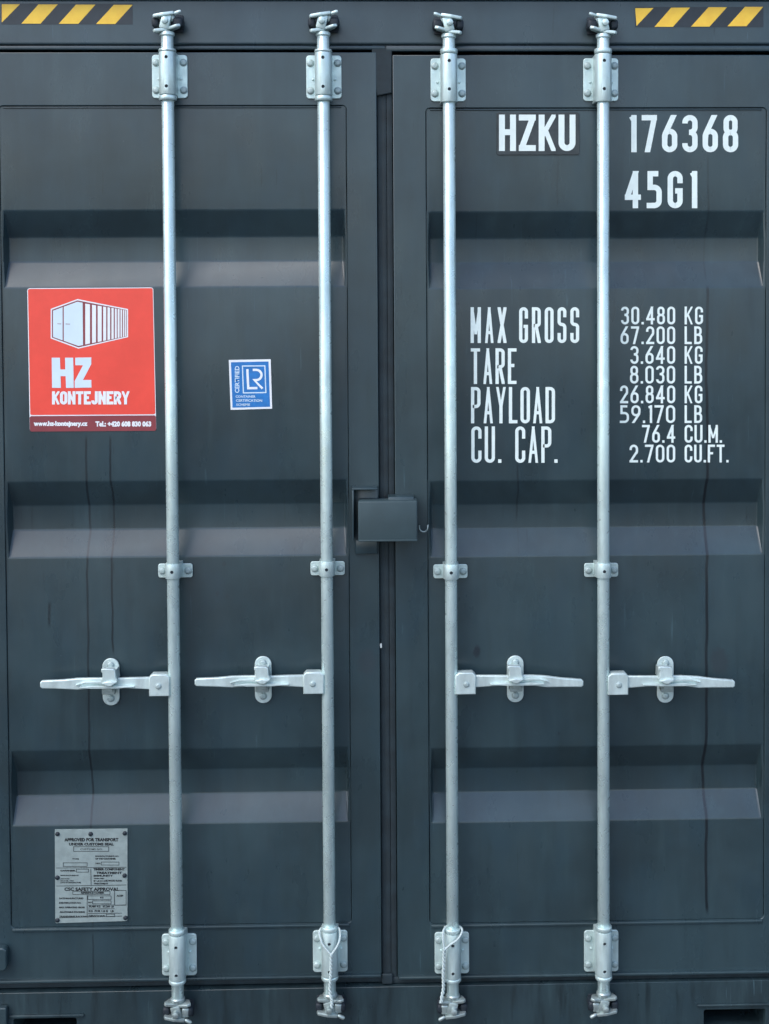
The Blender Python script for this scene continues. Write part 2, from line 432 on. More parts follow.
def text(s, x0, x1, yt, yb, y, bold=0.0, align_w=True, rot=0.0):
    """small print with the built-in typeface fitted to a box of the photograph"""
    cu = bpy.data.curves.new('t', 'FONT'); cu.body = s; cu.size = 1; cu.offset = bold; cu.resolution_u = 2
    me = curve_mesh(cu)
    xs = [v.co.x for v in me.vertices]; ys = [v.co.y for v in me.vertices]
    if not xs: return me
    ax, bx, ay, by = min(xs), max(xs), min(ys), max(ys)
    for v in me.vertices:
        u = (v.co.x - ax) / (bx - ax); k = (v.co.y - ay) / (by - ay)
        if rot: px, py = x0 + (x1 - x0) * (1 - k), yb + (yt - yb) * u      # reads upwards
        else: px, py = x0 + (x1 - x0) * u, yb + (yt - yb) * k
        v.co = at(px, py, y)
    bm = bmesh.new(); bm.from_mesh(me)
    for f in bm.faces:
        f.normal_update()
        if f.normal.y > 0: f.normal_flip()
    bm.to_mesh(me); bm.free()
    return me
def poly(pts, y, thick=0.0):
    me = bpy.data.meshes.new('m')
    q = [at(px, py, y) for px, py in pts]
    bm = bmesh.new(); vs = [bm.verts.new(p) for p in q]; f = bm.faces.new(vs); f.normal_update()
    if f.normal.y > 0: f.normal_flip()
    if thick:
        r = bmesh.ops.extrude_face_region(bm, geom=[f])
        vv = [e for e in r['geom'] if isinstance(e, bmesh.types.BMVert)]
        bmesh.ops.translate(bm, verts=vv, vec=(0, thick, 0))
        bmesh.ops.recalc_face_normals(bm, faces=bm.faces)
    bm.to_mesh(me); bm.free(); return me
def strokes_px(lst, y, t):
    bm = bmesh.new()
    for i, l in enumerate(lst):
        ribbon(bm, [Vector((at(a, b, y).x, at(a, b, y).z)) for a, b in l], t * .00277, y - .00006 * (i % 4))
    for f in bm.faces:
        f.normal_update()
        if f.normal.y > 0: f.normal_flip()
    me = bpy.data.meshes.new('m'); bm.to_mesh(me); bm.free(); return me

# ------------------------------------------------------------------ the setting
g = newobj('ground', box(-400, 400, -400, 400, -.05, 0), M_GROUND)
g['kind'] = 'structure'

# ------------------------------------------------------------------ the container
ROOT = bpy.data.objects.new('shipping_container', None); COL.objects.link(ROOT)
ROOT['label'] = 'dark grey steel shipping container with both rear doors shut and four galvanised locking bars'
ROOT['category'] = 'shipping container'
def part(name, me, mat, parent=ROOT, loc=(0, 0, 0), label=None):
    o = newobj(name, me, mat, parent, loc)
    if label: o['label'] = label
    return o

ZT, ZB = 2.751, .180          # left door top and bottom
SAG = -.0075                  # the right door hangs a little lower
HL = (-1.0565, -.1103); HR = (.1078, 1.0505)
HT, HB = 2.606, .3313
RZ = (2.3209, 1.576, .8279); RS, RF, RD = .0704, .0693, .040

def door(side, x0, x1, hx, dz, mat, label):
    fr = prism([rect(x0, ZB + dz, x1, ZT + dz), rrect(hx[0], HB + dz, hx[1], HT + dz, .012)], 0.0, .050, .0022)
    d = part('container_door', fr, mat, ROOT, label=label)
    # corrugated panel
    g_ = .0016; px0, px1, pz0, pz1 = hx[0] + g_, hx[1] - g_, HB + dz + g_, HT + dz - g_
    xs = [px0, px0 + .003, px0 + .010, px1 - .010, px1 - .003, px1]
    zs = [(pz0, 0)]
    for z in reversed(RZ):
        z += dz
        zs += [(z - 2 * RS - RF, 0), (z - RS - RF, 1), (z - RS, 1), (z, 0)]
    zs += [(pz1, 0)]
    bm = bmesh.new(); F = .0035
    grid = [[bm.verts.new((x, F + (RD if (k and i in (2, 3)) else 0), z)) for i, x in enumerate(xs)] for z, k in zs]
    for j in range(len(zs) - 1):
        for i in range(5):
            a, b, c, e = grid[j][i], grid[j][i + 1], grid[j + 1][i + 1], grid[j + 1][i]
            bm.faces.new((a, b, c, e))
    bmesh.ops.recalc_face_normals(bm, faces=bm.faces)
    if sum(f.normal.y for f in bm.faces) > 0: bmesh.ops.reverse_faces(bm, faces=bm.faces)
    es = [e for e in bm.edges if len(e.link_faces) == 2 and e.calc_face_angle(0) > .2]
    bmesh.ops.bevel(bm, geom=es, offset=.004, segments=3, affect='EDGES', profile=.5)
    # returned rim
    be = [e for e in bm.edges if len(e.link_faces) == 1]
    r = bmesh.ops.extrude_edge_only(bm, edges=be)
    for v in [v for v in r['geom'] if isinstance(v, bmesh.types.BMVert)]: v.co.y += .06
    bm.normal_update()
    me = bpy.data.meshes.new('p'); bm.to_mesh(me); bm.free(); smooth_angle(me, 30)
    part('corrugated_panel', me, mat, d)
    # bottom drip edge
    part('drip_edge', box(x0 + .004, x1 - .002, -.012, .006, ZB + dz + .000, ZB + dz + .008, .0025), mat, d)
    part('rail_ledge', box(hx[0] + .004, hx[1] - .006, -.0055, .006, HB + dz - .009, HB + dz - .0005, .0028), mat, d)
    return d
DL = door(0, -1.176, -.0270, HL, 0, M_LEFT, 'left door leaf with a red sticker, small blue sticker and data plate')
DR = door(1, .0174, 1.176, HR, SAG, M_RIGHT, 'right door leaf with white container number and weight lettering')
# chamfer weld beads just above the panel tops
for d, h, dz, m in ((DL, HL, 0, M_LEFT), (DR, HR, SAG, M_RIGHT)):
    part('weld_bead', tube([(h[0] + .012, .0022, HT + dz - .0045), (h[1] - .014, .0022, HT + dz - .0045)], .0022), m, d)

# gaskets
def ribbed(x0, x1, z0, z1, n, yf):
    bm = bmesh.new(); prof = []
    m = n * 6
    for i in range(m + 1):
        t = i / m; prof.append((x0 + (x1 - x0) * t, yf - .0008 * abs(math.sin(t * n * PI))))
    prof += [(x1, yf + .03), (x0, yf + .03)]
    a = [bm.verts.new((x, y, z0)) for x, y in prof]; b = [bm.verts.new((x, y, z1)) for x, y in prof]
    k = len(prof)
    for i in range(k): bm.faces.new((a[i], a[(i + 1) % k], b[(i + 1) % k], b[i]))
    bm.faces.new(a); bm.faces.new(b)
    return bm_me(bm, 50)
part('door_gasket', ribbed(-.0255, -.0010, ZB - .012, ZT + .01, 2, .012), M_RUB, DL)
part('door_gasket', ribbed(.0002, .0152, ZB - .012, ZT + .01, 1, .010), M_RUB, DR)
HZ0_ = 2.7705
for d, x0, x1, dz in ((DL, -1.17, -.002, 0), (DR, -.001, 1.17, SAG * .6)):
    part('door_gasket', box(x0, x1, .000, .03, ZT + dz + .0072, HZ0_ - .0006, .003), M_HEAD, d)
    part('door_gasket', box(x0, x1, .006, .03, ZB + dz - .022, ZB + dz - .003, .004), M_RUB, d)
# folded rubber corner where the leaves meet under the header
part('gasket_corner', prism([[(-.040, 2.779), (.022, 2.775), (.0165, 2.752), (.0155, 2.640), (-.0262, 2.632), (-.033, 2.705), (-.038, 2.73)]], .0005, .02, .003), M_RUB, DL)
part('gasket_corner', prism([rrect(-.027, .155, .004, .184, .005)], -.001, .012, .003), M_RUB, DL)

# frame of the container
HZ0 = 2.7705
part_head = part('header_beam', prism([rect(-1.22, HZ0, 1.22, 2.8925)], -.006, .14, .006), M_HEAD)
part('top_shade_strip', box(-1.22, 1.22, .11, .14, 2.8925, 2.908), M_DARK)  # groove back coloured dark as the shade above the header
part('top_shade_strip', box(-1.22, 1.22, -.045, .14, 2.9085, 2.95, .004), M_PAINT)  # added eave out of view, there to shade the groove and header edge
bmz = bmesh.new()
# sill with two fork openings
lh = [at(13.5, 1019, -.008), at(76.5, 1019, -.008)]; rh = [at(704, 1010, -.008), at(765.5, 1010, -.008)]
sill = prism([rect(-1.22, -.0, 1.22, .1520), rrect(lh[0].x, .012, lh[1].x, lh[0].z, .006), rrect(rh[0].x, .012, rh[1].x, rh[0].z, .006)], -.008, .14, .0018)
SILL = part('sill_beam', sill, M_SILL)
for q in (lh, rh):
    x0_, x1_, zt_ = q[0].x - .004, q[1].x + .004, q[0].z + .004
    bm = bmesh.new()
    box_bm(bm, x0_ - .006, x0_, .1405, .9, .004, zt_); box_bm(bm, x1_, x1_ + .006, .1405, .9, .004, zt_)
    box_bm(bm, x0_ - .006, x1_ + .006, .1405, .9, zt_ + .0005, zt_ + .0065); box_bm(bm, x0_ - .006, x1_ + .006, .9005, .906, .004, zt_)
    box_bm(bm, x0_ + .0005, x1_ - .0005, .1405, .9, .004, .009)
    part('fork_pocket', bm_me(bm), M_BLACK, SILL)  # enclosing walls added and blackened so the opening reads as deep shade
part('sill_back', box(-1.2, 1.2, .052, .30, .1530, .30), M_DARK)
a, b = at(9.5, 1016.5, -.012), at(84, 1016.5, -.012)
part('opening_trim', box(a.x, b.x, -.0155, -.0085, a.z - .004, a.z + .0035, .002), M_SILL, SILL)
a, b = at(697, 1005.5, -.012), at(775, 1005.5, -.012)
part('opening_trim', box(a.x, b.x, -.0155, -.0085, a.z - .003, a.z + .003, .002), M_SILL, SILL)
a = at(8, 1005, -.012)
part('casting_edge', prism([rrect(-1.20, -.0, a.x, a.z, .004)], -.030, -.0085, .003), M_SILL, SILL)
for s in (-1, 1):
    part('corner_post', box(min(s * 1.179, s * 1.22), max(s * 1.179, s * 1.22), -.006, .15, .1535, 2.769, .004), M_PAINT)
    bm = bmesh.new(); prof = []; y = .15; k = 0
    while y < 5.9:
        for dy, dx in ((0, 0), (.072, 0), (.140, .036), (.210, .036)): prof.append((s * (1.2165 - dx), y + dy))
        y += .278
    prof.append((s * 1.2165, y))
    a = [bm.verts.new((x, yy, .16)) for x, yy in prof]; b = [bm.verts.new((x, yy, 2.80)) for x, yy in prof]
    for q in range(len(prof) - 1): bm.faces.new((a[q], a[q + 1], b[q + 1], b[q]))
    part('side_wall', bm_me(bm, 20), M_PAINT)
    part('side_rail', box(min(s * 1.16, s * 1.2195), max(s * 1.16, s * 1.2195), .151, 6.0, 2.80, 2.892, .004), M_PAINT)
    part('side_rail', box(min(s * 1.16, s * 1.2195), max(s * 1.16, s * 1.2195), .151, 6.0, .0, .16, .004), M_PAINT)
part('roof', box(-1.18, 1.18, .15, 5.9, 2.86, 2.89), M_PAINT)
part('front_wall', box(-1.21, 1.21, 5.9, 5.94, .0, 2.89), M_PAINT)
# hinge lug on the far left of the left leaf
a = at(7, 947, -.02); b_ = at(7, 970, -.02)
part('hinge_lug', prism([rrect(-1.15, b_.z, a.x, a.z, .012)], -.028, -.0005, .004), M_LEFT, DL)

# ------------------------------------------------------------------ locking gear (prototypes and copies)
def copy_tree(o, parent, loc=None):
    c = o.copy(); COL.objects.link(c); c.parent = parent
    if loc is not None: c.location = loc
    for ch in [k for k in bpy.data.objects if k.parent == o]:
        copy_tree(ch, c)
    return c
YA = -.045      # axis of the bars
BR = .0166
def bolt_me(r=.0088, h=.0065):
    bm = bmesh.new()
    lathe_bm(bm, [(r * 1.22, 0), (r * 1.22, -.0012), (r * 1.12, -.0016)], 'Y', 20)
    lathe_bm(bm, [(r, -.0012), (r, -h * .6), (r * .86, -h * .9), (r * .5, -h), (r * .1, -h * 1.02)], 'Y', 20)
    return bm_me(bm, 50)
BOLT = bolt_me()
PIP = bolt_me(.003, .004)

# bearing bracket: flanged plate + half-round sleeve with two holes + four bolts
def omega(rad, dx=0.0):
    pts = [(-rad, -.0005)]
    for i in range(17):
        a = PI - PI * i / 16; pts.append((rad * math.cos(a), YA - rad * math.sin(a)))
    pts.append((rad, -.0005)); return pts
def sleeve_mesh(rad, z0, z1, holes=(), bev=.0015):
    bm = bmesh.new(); pr = omega(rad)
    a = [bm.verts.new((x, y, z0)) for x, y in pr]; b = [bm.verts.new((x, y, z1)) for x, y in pr]; k = len(pr)
    for i in range(k): bm.faces.new((a[i], a[(i + 1) % k], b[(i + 1) % k], b[i]))
    fa = bm.faces.new(a[::-1]); fb = bm.faces.new(b)
    bmesh.ops.recalc_face_normals(bm, faces=bm.faces)
    if bev:
        es = [e for f in (fa, fb) for e in f.edges]
        bmesh.ops.bevel(bm, geom=es, offset=bev, segments=2, affect='EDGES', profile=.5)
    me = bpy.data.meshes.new('s'); bm.to_mesh(me); bm.free()
    if holes:
        hb = bmesh.new()
        for hz in holes: lathe_bm(hb, [(.0046, -.12), (.0046, YA + .012)], 'Y', 16, (0, 0, hz))
        bmesh.ops.recalc_face_normals(hb, faces=hb.faces)
        hm = bpy.data.meshes.new('h'); hb.to_mesh(hm); hb.free()
        me = boolean(me, hm)
    smooth_angle(me, 40); return me
RING = [(.0245, -.005), (.0262, -.003), (.0262, .003), (.0245, .005)]
def make_bracket(kind):
    """kind: 'ring_below' or 'ring_above' (upper row), 'lower' (lower row)"""
    plate = prism([rrect(-.0488, -.059, .0478, .059, .009)], -.0065, -.0003, .0016)
    p = newobj('bearing_bracket', plate, M_GALV, ROOT)
    if kind == 'lower': z0, z1, hs = -.048, .077, (.048, -.030)
    else: z0, z1, hs = (-.0560, .0590, (.043, -.035)) if kind == 'ring_below' else (-.067, .062, (.042, -.034))
    newobj('sleeve', sleeve_mesh(.0228, z0, z1, hs), M_GALV, p)
    for hz in hs: newobj('hole_shade_disc', lathe([(.0045, YA - .0195), (.0045, YA - .014)], 'Y', 14, (0, 0, hz)), M_DARK, p)  # dark disc inside each hole, shade put into the colour
    for sx in (-1, 1):
        for sz in (-1, 1): newobj('bolt', BOLT, M_GOLD if kind != 'lower' else M_GALV, p, (sx * .0372, -.0062, sz * .0375))
        newobj('rivet', PIP, M_GALV, p, (sx * .030, -.0062, .008 if kind == 'lower' else -.007))
    def ring(z, r=1.0):
        newobj('collar_ring', lathe([(BR, z - .0065), (.0225 * r, z - .0065), (.0238 * r, z - .0045), (.0238 * r, z + .0045), (.0225 * r, z + .0065), (BR, z + .0065)], 'Z', 40, (0, YA, 0)), M_GBAR, p)
    if kind == 'ring_below': ring(-.0645); newobj('collar_ring', lathe([(BR, .0595), (.0228, .0595), (.0242, .0625), (.0222, .067), (BR, .0675)], 'Z', 40, (0, YA, 0)), M_GBAR, p)
    elif kind == 'ring_above': ring(.0700)
    else:
        ring(.0845, .96)
        newobj('collar_ring', lathe([(BR, -.0485), (.0222, -.0485), (.0236, -.051), (.0236, -.057), (.0215, -.060), (BR, -.060)], 'Z', 40, (0, YA, 0)), M_GBAR, p)
    return p

def make_cam(sx, top):
    """cam casting on the bar end: two flanges on a post, with prongs; sx mirrors it"""
    s = 1 if top else -1
    bm = bmesh.new()
    # post, waist collar
    lathe_bm(bm, [(.0170, -s * .005), (.0200, -s * .002), (.0200, s * .004), (.017, s * .008)], 'Z', 32, (0, YA, 0))
    def plate(pts, z, th, tilt, y0, y1, bev=.0022):
        # horizontal flange, outline in (x,y)
        b2 = bmesh.new(); vs = [b2.verts.new((x * sx, y, z - th / 2)) for x, y in pts]
        f = b2.faces.new(vs); r = bmesh.ops.extrude_face_region(b2, geom=[f])
        bmesh.ops.translate(b2, verts=[v for v in r['geom'] if isinstance(v, bmesh.types.BMVert)], vec=(0, 0, th))
        bmesh.ops.recalc_face_normals(b2, faces=b2.faces)
        bmesh.ops.bevel(b2, geom=list(b2.edges), offset=bev, segments=2, affect='EDGES', profile=.5)
        bmesh.ops.rotate(b2, verts=b2.verts, cent=(0, YA, z), matrix=Matrix.Rotation(math.radians(tilt * sx), 3, 'Y'))
        m = bpy.data.meshes.new('x'); b2.to_mesh(m); b2.free(); bm.from_mesh(m); bpy.data.meshes.remove(m)
    zl, zh = s * .0125, s * (.0515 if top else .0475)
    # lower flange: open V with two prongs
    plate([(-.036, -.062), (-.030, -.069), (.004, -.062), (.004, -.030), (-.012, -.028), (-.028, -.040)], zl, .0088, -9 * s if top else 12, 0, 0, .0018)
    plate([(-.002, -.061), (.030, -.072), (.040, -.066), (.033, -.042), (.012, -.028), (-.002, -.029)], zl + s * .001, .0080, -13 * s if top else -9, 0, 0, .0018)
    plate([(-.037, -.060), (-.033, -.070), (-.006, -.074), (.022, -.070), (.024, -.040), (.008, -.026), (-.012, -.026), (-.030, -.038)], zh, .0092, -9 * s, 0, 0)
    # post between the flanges: a twisted web
    pb = bmesh.new()
    box_bm(pb, -.015, .011, -.066, -.028, min(zl, zh), max(zl, zh), .003)
    bmesh.ops.rotate(pb, verts=pb.verts, cent=(0, YA, (zl + zh) / 2), matrix=Matrix.Rotation(math.radians(14 * sx * s), 3, 'Y'))
    m = bpy.data.meshes.new('x'); pb.to_mesh(m); pb.free(); bm.from_mesh(m)
    # gusset and knuckle
    lathe_bm(bm, [(.003, -.080), (.0085, -.078), (.0095, -.070), (.0095, -.060)], 'Y', 16, (-.002 * sx, 0, (zl + zh) / 2 + .002 * s))
    # prong tip
    tb = bmesh.new(); lathe_bm(tb, [(.002, -.0), (.0048, .003), (.0055, .016), (.004, .02)], 'Z', 12)
    bmesh.ops.rotate(tb, verts=tb.verts, cent=(0, 0, 0), matrix=Matrix.Rotation(math.radians((72 if top else 118) * sx), 3, 'Y'))
    bmesh.ops.translate(tb, verts=tb.verts, vec=(sx * .022, -.066, zh + s * .001))
    m = bpy.data.meshes.new('x'); tb.to_mesh(m); tb.free(); bm.from_mesh(m)
    return bm_me(bm, 40)
def make_keeper(sx, top):
    s = 1 if top else -1
    bm = bmesh.new()
    z0, z1 = sorted((s * .016, s * .064))
    box_bm(bm, -.039, .039, -.012, -.0062, z0 - .004, z1 - .004, .003)  # base plate widened and kept dark to imitate shadow around the cam
    a, b = sorted((-sx * .040, -sx * .020)); box_bm(bm, a, b, -.058, -.0155, sorted((s * .020, s * .044))[0], sorted((s * .020, s * .044))[1], .006, 3)
    a, b = sorted((sx * .0165, sx * .044)); box_bm(bm, a, b, -.062, -.0155, sorted((s * .018, s * .045))[0], sorted((s * .018, s * .045))[1], .008, 3)
    return bm_me(bm, 40)
def make_cam_jaw(sx, top):
    s = 1 if top else -1
    bm = bmesh.new(); a, b = sorted((sx * .012, sx * .026)); z0, z1 = sorted((s * .032, s * .056))
    if not top: a, b = sorted((sx * .014, sx * .036)); z0, z1 = sorted((s * .017, s * .045))
    box_bm(bm, a, b, -.063 if not top else -.060, -.040, z0, z1, .006, 3)
    bmesh.ops.rotate(bm, verts=bm.verts, cent=(0, 0, 0), matrix=Matrix.Rotation(math.radians(-4 * sx * s), 3, 'Y'))
    return bm_me(bm, 40)

BARS = [-.5899, -.1701, .1701, .5899]
BPY_TOP = (76.9, 77.4, 80.2, 80.0)          # plate centres, upper row
BPY_BOT = (953.8, 950.3, 952.0, 950.0)
CAM_T = (34.8, 34.8, 36.8, 36.8)            # collar under the cam
CAM_B = (998.7, 994.3, 995.5, 993.0)
GUIDE = (570.3, 568.0, 571.0, 569.7)
HNDL = (684.0, 681.8, 682.6, 683.2)
protoB = {}
protoC = {}
def zat(i, py, Y=0): # height of a pixel row at a bar
    x = BARS[i]
    px = 384.5 + x / .00277
    return at(px, py, Y).z
for i, x in enumerate(BARS):
    sx = 1 if i < 2 else -1
    zc_t = zat(i, CAM_T[i], YA); zc_b = zat(i, CAM_B[i], YA)
    bar = part('locking_bar', lathe([(BR * .9, zc_b - .004), (BR, zc_b - .002), (BR, zc_t + .002), (BR * .9, zc_t + .004)], 'Z', 48, (0, YA, 0)), M_GBAR, ROOT, (x, 0, 0),
               ('leftmost locking bar', 'locking bar left of the door gap, tied at its foot', 'locking bar right of the door gap, tied at its foot', 'rightmost locking bar, through the lettering')[i])
    for top, zc in ((True, zc_t), (False, zc_b)):
        key = (sx, top)
        if key not in protoC: protoC[key] = (make_cam(sx, top), make_cam_jaw(sx, top), make_keeper(sx, top))
        c, j, k = protoC[key]
        newobj('cam_head', c, M_CAST if not top else M_GALV, bar, (0, 0, zc))
        newobj('cam_jaw', j, M_CAST, bar, (0, 0, zc))
        newobj('cam_keeper', k, M_DARK, ROOT, (x, 0, zc))
    for kind, py in (('ring_below' if i < 2 else 'ring_above', BPY_TOP[i]), ('lower', BPY_BOT[i])):
        z = zat(i, py)
        if kind not in protoB:
            protoB[kind] = make_bracket(kind); protoB[kind].location = (x, 0, z)
        else: copy_tree(protoB[kind], ROOT, (x, 0, z))
    # middle guide
    z = zat(i, GUIDE[i])
    if i == 0:
        gp = part('bar_guide', prism([rrect(-.0475, -.0195, .0475, .0195, .007)], -.0055, -.0003, .0014), M_GALV, ROOT, (x, 0, z))
        newobj('saddle', sleeve_mesh(.0212, -.0125, .0275, (.007,), .0012), M_GALV, gp)
        newobj('hole_shade_disc', lathe([(.0045, YA - .0185), (.0045, YA - .014)], 'Y', 14, (0, 0, .007)), M_DARK, gp)  # dark disc painting the shade within the saddle opening
        for q in (-1, 1): newobj('bolt', BOLT, M_GOLD, gp, (q * .0355, -.0052, 0))
    else: copy_tree(gp, ROOT, (x, 0, z))

# handles: hub on the bar, tapering arm, web, catch plate with hinged hasp
def make_handle(sx):
    """grip points to -sx side"""
    d = -sx
    out = [(.060, .017), (.150, .0155), (.215, .0165), (.262, .016), (.300, .0125), (.358, .0108), (.363, .006)]
    low = [(.363, -.006), (.358, -.0105), (.30, -.0130), (.262, -.0155), (.215, -.0115), (.15, -.0115), (.060, -.017)]
    drop = lambda u: .0035 - .004 * max(0, (u - .2) / .16) * (0 if sx > 0 else 2.2)
    pts = [(d * u, v + drop(u)) for u, v in out + low]
    if d < 0: pts = pts[::-1]
    arm = prism([pts], -.056, -.043, .0030, 2)
    web = prism([[(d * (u - .014), v - .002) for u, v in ([(.120, .000), (.165, .0035), (.235, .0035), (.268, .000), (.235, -.0035), (.165, -.0035)][::d])]], -.070, -.050, .0009)
    rib = prism([[(d * u, v + .009) for u, v in ([(.170, .000), (.20, .0028), (.24, .0028), (.266, -.006), (.24, -.0012), (.19, -.0026)][::d])]], -.064, -.050, .0008)
    h = newobj('door_handle', join([arm, web, rib]), M_HANDLE, ROOT)
    c = .006
    hub = [(.010, -.030), (.066, -.030), (.066, .022), (.058, .030), (.020, .030), (.010, .022)]
    hp = [(d * u, v) for u, v in hub]
    if d < 0: hp = hp[::-1]
    hb = prism([hp], -.064, -.030, .0028)
    newobj('handle_hub', hb, M_HANDLE, h)
    newobj('pivot_pin', bolt_me(.007, .004), M_GOLD, h, (d * .040, -.0638, -.002))
    return h
def make_catch():
    oval = rrect(-.0232, -.0655, .0232, .0655, .0225, 9)
    p = newobj('handle_catch', prism([oval], -.007, -.0003, .0018), M_HANDLE, ROOT)
    newobj('bolt', BOLT, M_GOLD, p, (0, -.0067, .048)); newobj('bolt', BOLT, M_GOLD, p, (0, -.0067, -.045))
    # retainer body behind/under the handle
    newobj('catch_body', join([prism([rrect(-.0185, -.026, .017, .010, .003)], -.040, -.0065, .002), prism([rrect(-.0125, -.017, .0125, -.004, .002)], -.0475, -.0395, .0015)]), M_CAST, p)
    # hinged hasp draped over the arm
    hasp = [(-.0225, .053), (-.0225, .045), (-.0185, .043), (-.0195, .029), (-.023, .020), (-.010, .011), (.001, .004), (.013, .012), (.022, .021), (.0165, .031), (.0155, .049), (.010, .054), (-.017, .055)]
    top = [(-.0185, .018), (.0165, .018), (.0125, .044), (-.0175, .044)]
    newobj('hasp', join([prism([hasp], -.074, -.058, .0025), prism([top], -.058, -.0068, .002),
                         prism([[(-.0215, .017), (-.004, .007), (.006, .007), (.0205, .019), (.0, .023)]], -.082, -.070, .0035)]), M_HANDLE, p)
    return p
protoH = {}
for i, x in enumerate(BARS):
    sx = 1 if i < 2 else -1
    z = zat(i, HNDL[i], -.05)
    if sx not in protoH:
        protoH[sx] = make_handle(sx); protoH[sx].location = (x, 0, z); h = protoH[sx]
    else: h = copy_tree(protoH[sx], ROOT, (x, 0, z))
    loc = (x - sx * .1765 + (-.004 if i < 2 else .003), 0, z - .0045)
    if i == 0: ct = make_catch(); ct.location = loc; c_ = ct
    else: c_ = copy_tree(ct, ROOT, loc)
    for k in [k for k in bpy.data.objects if k.parent == c_ and k.name.startswith('hasp')]: k.location.x = -loc[0] * .013

# ------------------------------------------------------------------ lock box over the gap
def pxbox(px0, px1, py0, py1, Yf, Yb, bev=.0015):
    a = at(px0, py0, Yf); b = at(px1, py1, Yf)
    return box(a.x, b.x, Yf, Yb, b.z, a.z, bev)
A = at(358, 501.5, -.085); B = at(417.5, 541.5, -.085)
bm = bmesh.new(); box_bm(bm, A.x, B.x, -.085, -.020, B.z, A.z, .004, 3)
LOCK = part('lock_box', bm_me(bm), M_LOCK, ROOT)
part('lock_box_lip', box(A.x + .001, B.x - .001, -.089, -.0851, B.z + .0015, B.z + .006, .001), M_LOCK, LOCK)
a = at(352, 488, -.05); b = at(378, 539.5, -.05)
t = .005
bm = bmesh.new()
box_bm(bm, a.x, b.x, -.058, -.0005, a.z - t, a.z, .0015)
box_bm(bm, a.x, a.x + t, -.058, -.0005, b.z, a.z - t - .0002, .0015)
box_bm(bm, a.x + t + .0002, b.x, -.008, -.0005, at(370, 553.5).z, a.z - t - .0002, .0015)
part('lock_bracket', bm_me(bm), M_PAINT, LOCK)
a = at(356, 540, -.012); b = at(377, 553.5, -.012)
part('lock_foot_plate', box(a.x, b.x, -.016, -.0085, b.z, a.z, .0015), M_PAINT, LOCK)
c = at(388, 496.5, -.05); e = at(414, 500, -.05)
part('lock_bracket', box(c.x, e.x, -.06, -.0005, e.z - .10, c.z, .003), M_PAINT, LOCK)
hk = []
c = at(423.5, 527.5, -.03)
for k in range(13):
    t_ = PI + PI * k / 12; hk.append((c.x + .0115 * math.cos(t_), -.03, c.z + .012 * math.sin(t_)))
hk = [(hk[0][0], -.03, c.z + .006)] + hk + [(hk[-1][0] + .001, -.025, c.z + .006)]
part('seal_hook', tube(hk, .0022), M_CAST, LOCK)

# ------------------------------------------------------------------ lettering painted on the right leaf
YF = .0035 - .0006   # just proud of the panel
num = [('176368', 627.8, 738.2, 115.0, 152.2, 5.4, 5.0), ('45G1', 624.8, 697.3, 171.0, 208.2, 5.4, 5.8)]
for it in num: part('number_lettering', letters([it], YF), M_WHITE, DR)
names = [('MAX GROSS', 470.6, 579.2, 307.2, 343.0, 3.25, 3.9), ('TARE', 470.8, 516.5, 348.3, 384.0, 3.25, 3.1),
         ('PAYLOAD', 471.0, 555.0, 387.0, 423.3, 3.25, 3.0), ('CU.', 471.3, 501.4, 426.4, 462.8, 3.25, 3.2), ('CAP.', 515.2, 557.6, 426.4, 462.8, 3.25, 3.0)]
for it in (names[:1], names[1:2], names[2:3], names[3:]): part('heading_lettering', letters(it, YF), M_WHITE, DR)
rows = [('30.480', 621, 'KG', 703.0), ('67.200', 620.5, 'LB', 702.2), ('3.640', 630.3, 'KG', 702.6), ('8.030', 630, 'LB', 702.2),
        ('26.840', 620, 'KG', 702.4), ('59.170', 619.8, 'LB', 702.2), ('76.4', 642, 'CU.M.', 722.0), ('2.700', 629.5, 'CU.FT.', 728.6)]
val = []
for k, (n_, xs_, u_n, xe) in enumerate(rows):
    y0 = 306.6 + k * 19.72; y1 = y0 + 17.8
    val.append((n_, xs_, 675.2, y0, y1, 2.3, 2.3)); val.append((u_n, 684.6, xe, y0, y1, 2.3, 2.5 if k < 6 else 1.8))
for k in range(8): part('value_lettering', letters(val[2 * k:2 * k + 2], YF), M_WHITE, DR)

# owner code on its own little plate
def px_rr(x0, y0, x1, y1, r, Y):
    a = at(x0, y0, Y); b = at(x1, y1, Y); return rrect(a.x, b.z, b.x, a.z, r)
cp = part('code_plate', prism([px_rr(496.6, 112.4, 579.4, 154.8, .006, 0)], .0005, .0045, .0008), M_PLATE, ROOT, label='dark plate lettered HZKU')
part('lettering', letters([('HZKU', 499.0, 575.5, 114.6, 151.0, 5.9, 2.9)], -.0002), M_WHITE, cp)

# ------------------------------------------------------------------ red company sticker
YS = .0022
def quad_at(u, v):   # sticker coordinates 0..1 -> photo pixels
    tl, tr, br, bl = (27.2, 288.2), (153.3, 287.4), (156.3, 430.8), (29.8, 431.6)
    a = (tl[0] + (tr[0] - tl[0]) * u, tl[1] + (tr[1] - tl[1]) * u); b = (bl[0] + (br[0] - bl[0]) * u, bl[1] + (br[1] - bl[1]) * u)
    return (a[0] + (b[0] - a[0]) * v, a[1] + (b[1] - a[1]) * v)
def sq(lst): return [quad_at(u, v) for u, v in lst]
def rr01(r, rv, u0=0, v0=0, u1=1, v1=1, n=4):
    pts = []
    for cx, cy, a in ((u1 - r, v0 + rv, -90), (u1 - r, v1 - rv, 0), (u0 + r, v1 - rv, 90), (u0 + r, v0 + rv, 180)):
        for i in range(n + 1):
            t = math.radians(a + 90 * i / n); pts.append((cx + r * math.cos(t), cy + rv * math.sin(t)))
    return pts
ST = part('company_sticker', poly(sq(rr01(.02, .018)), YS, .0006), M_SWHITE, ROOT, label='square red sticker with white container drawing')
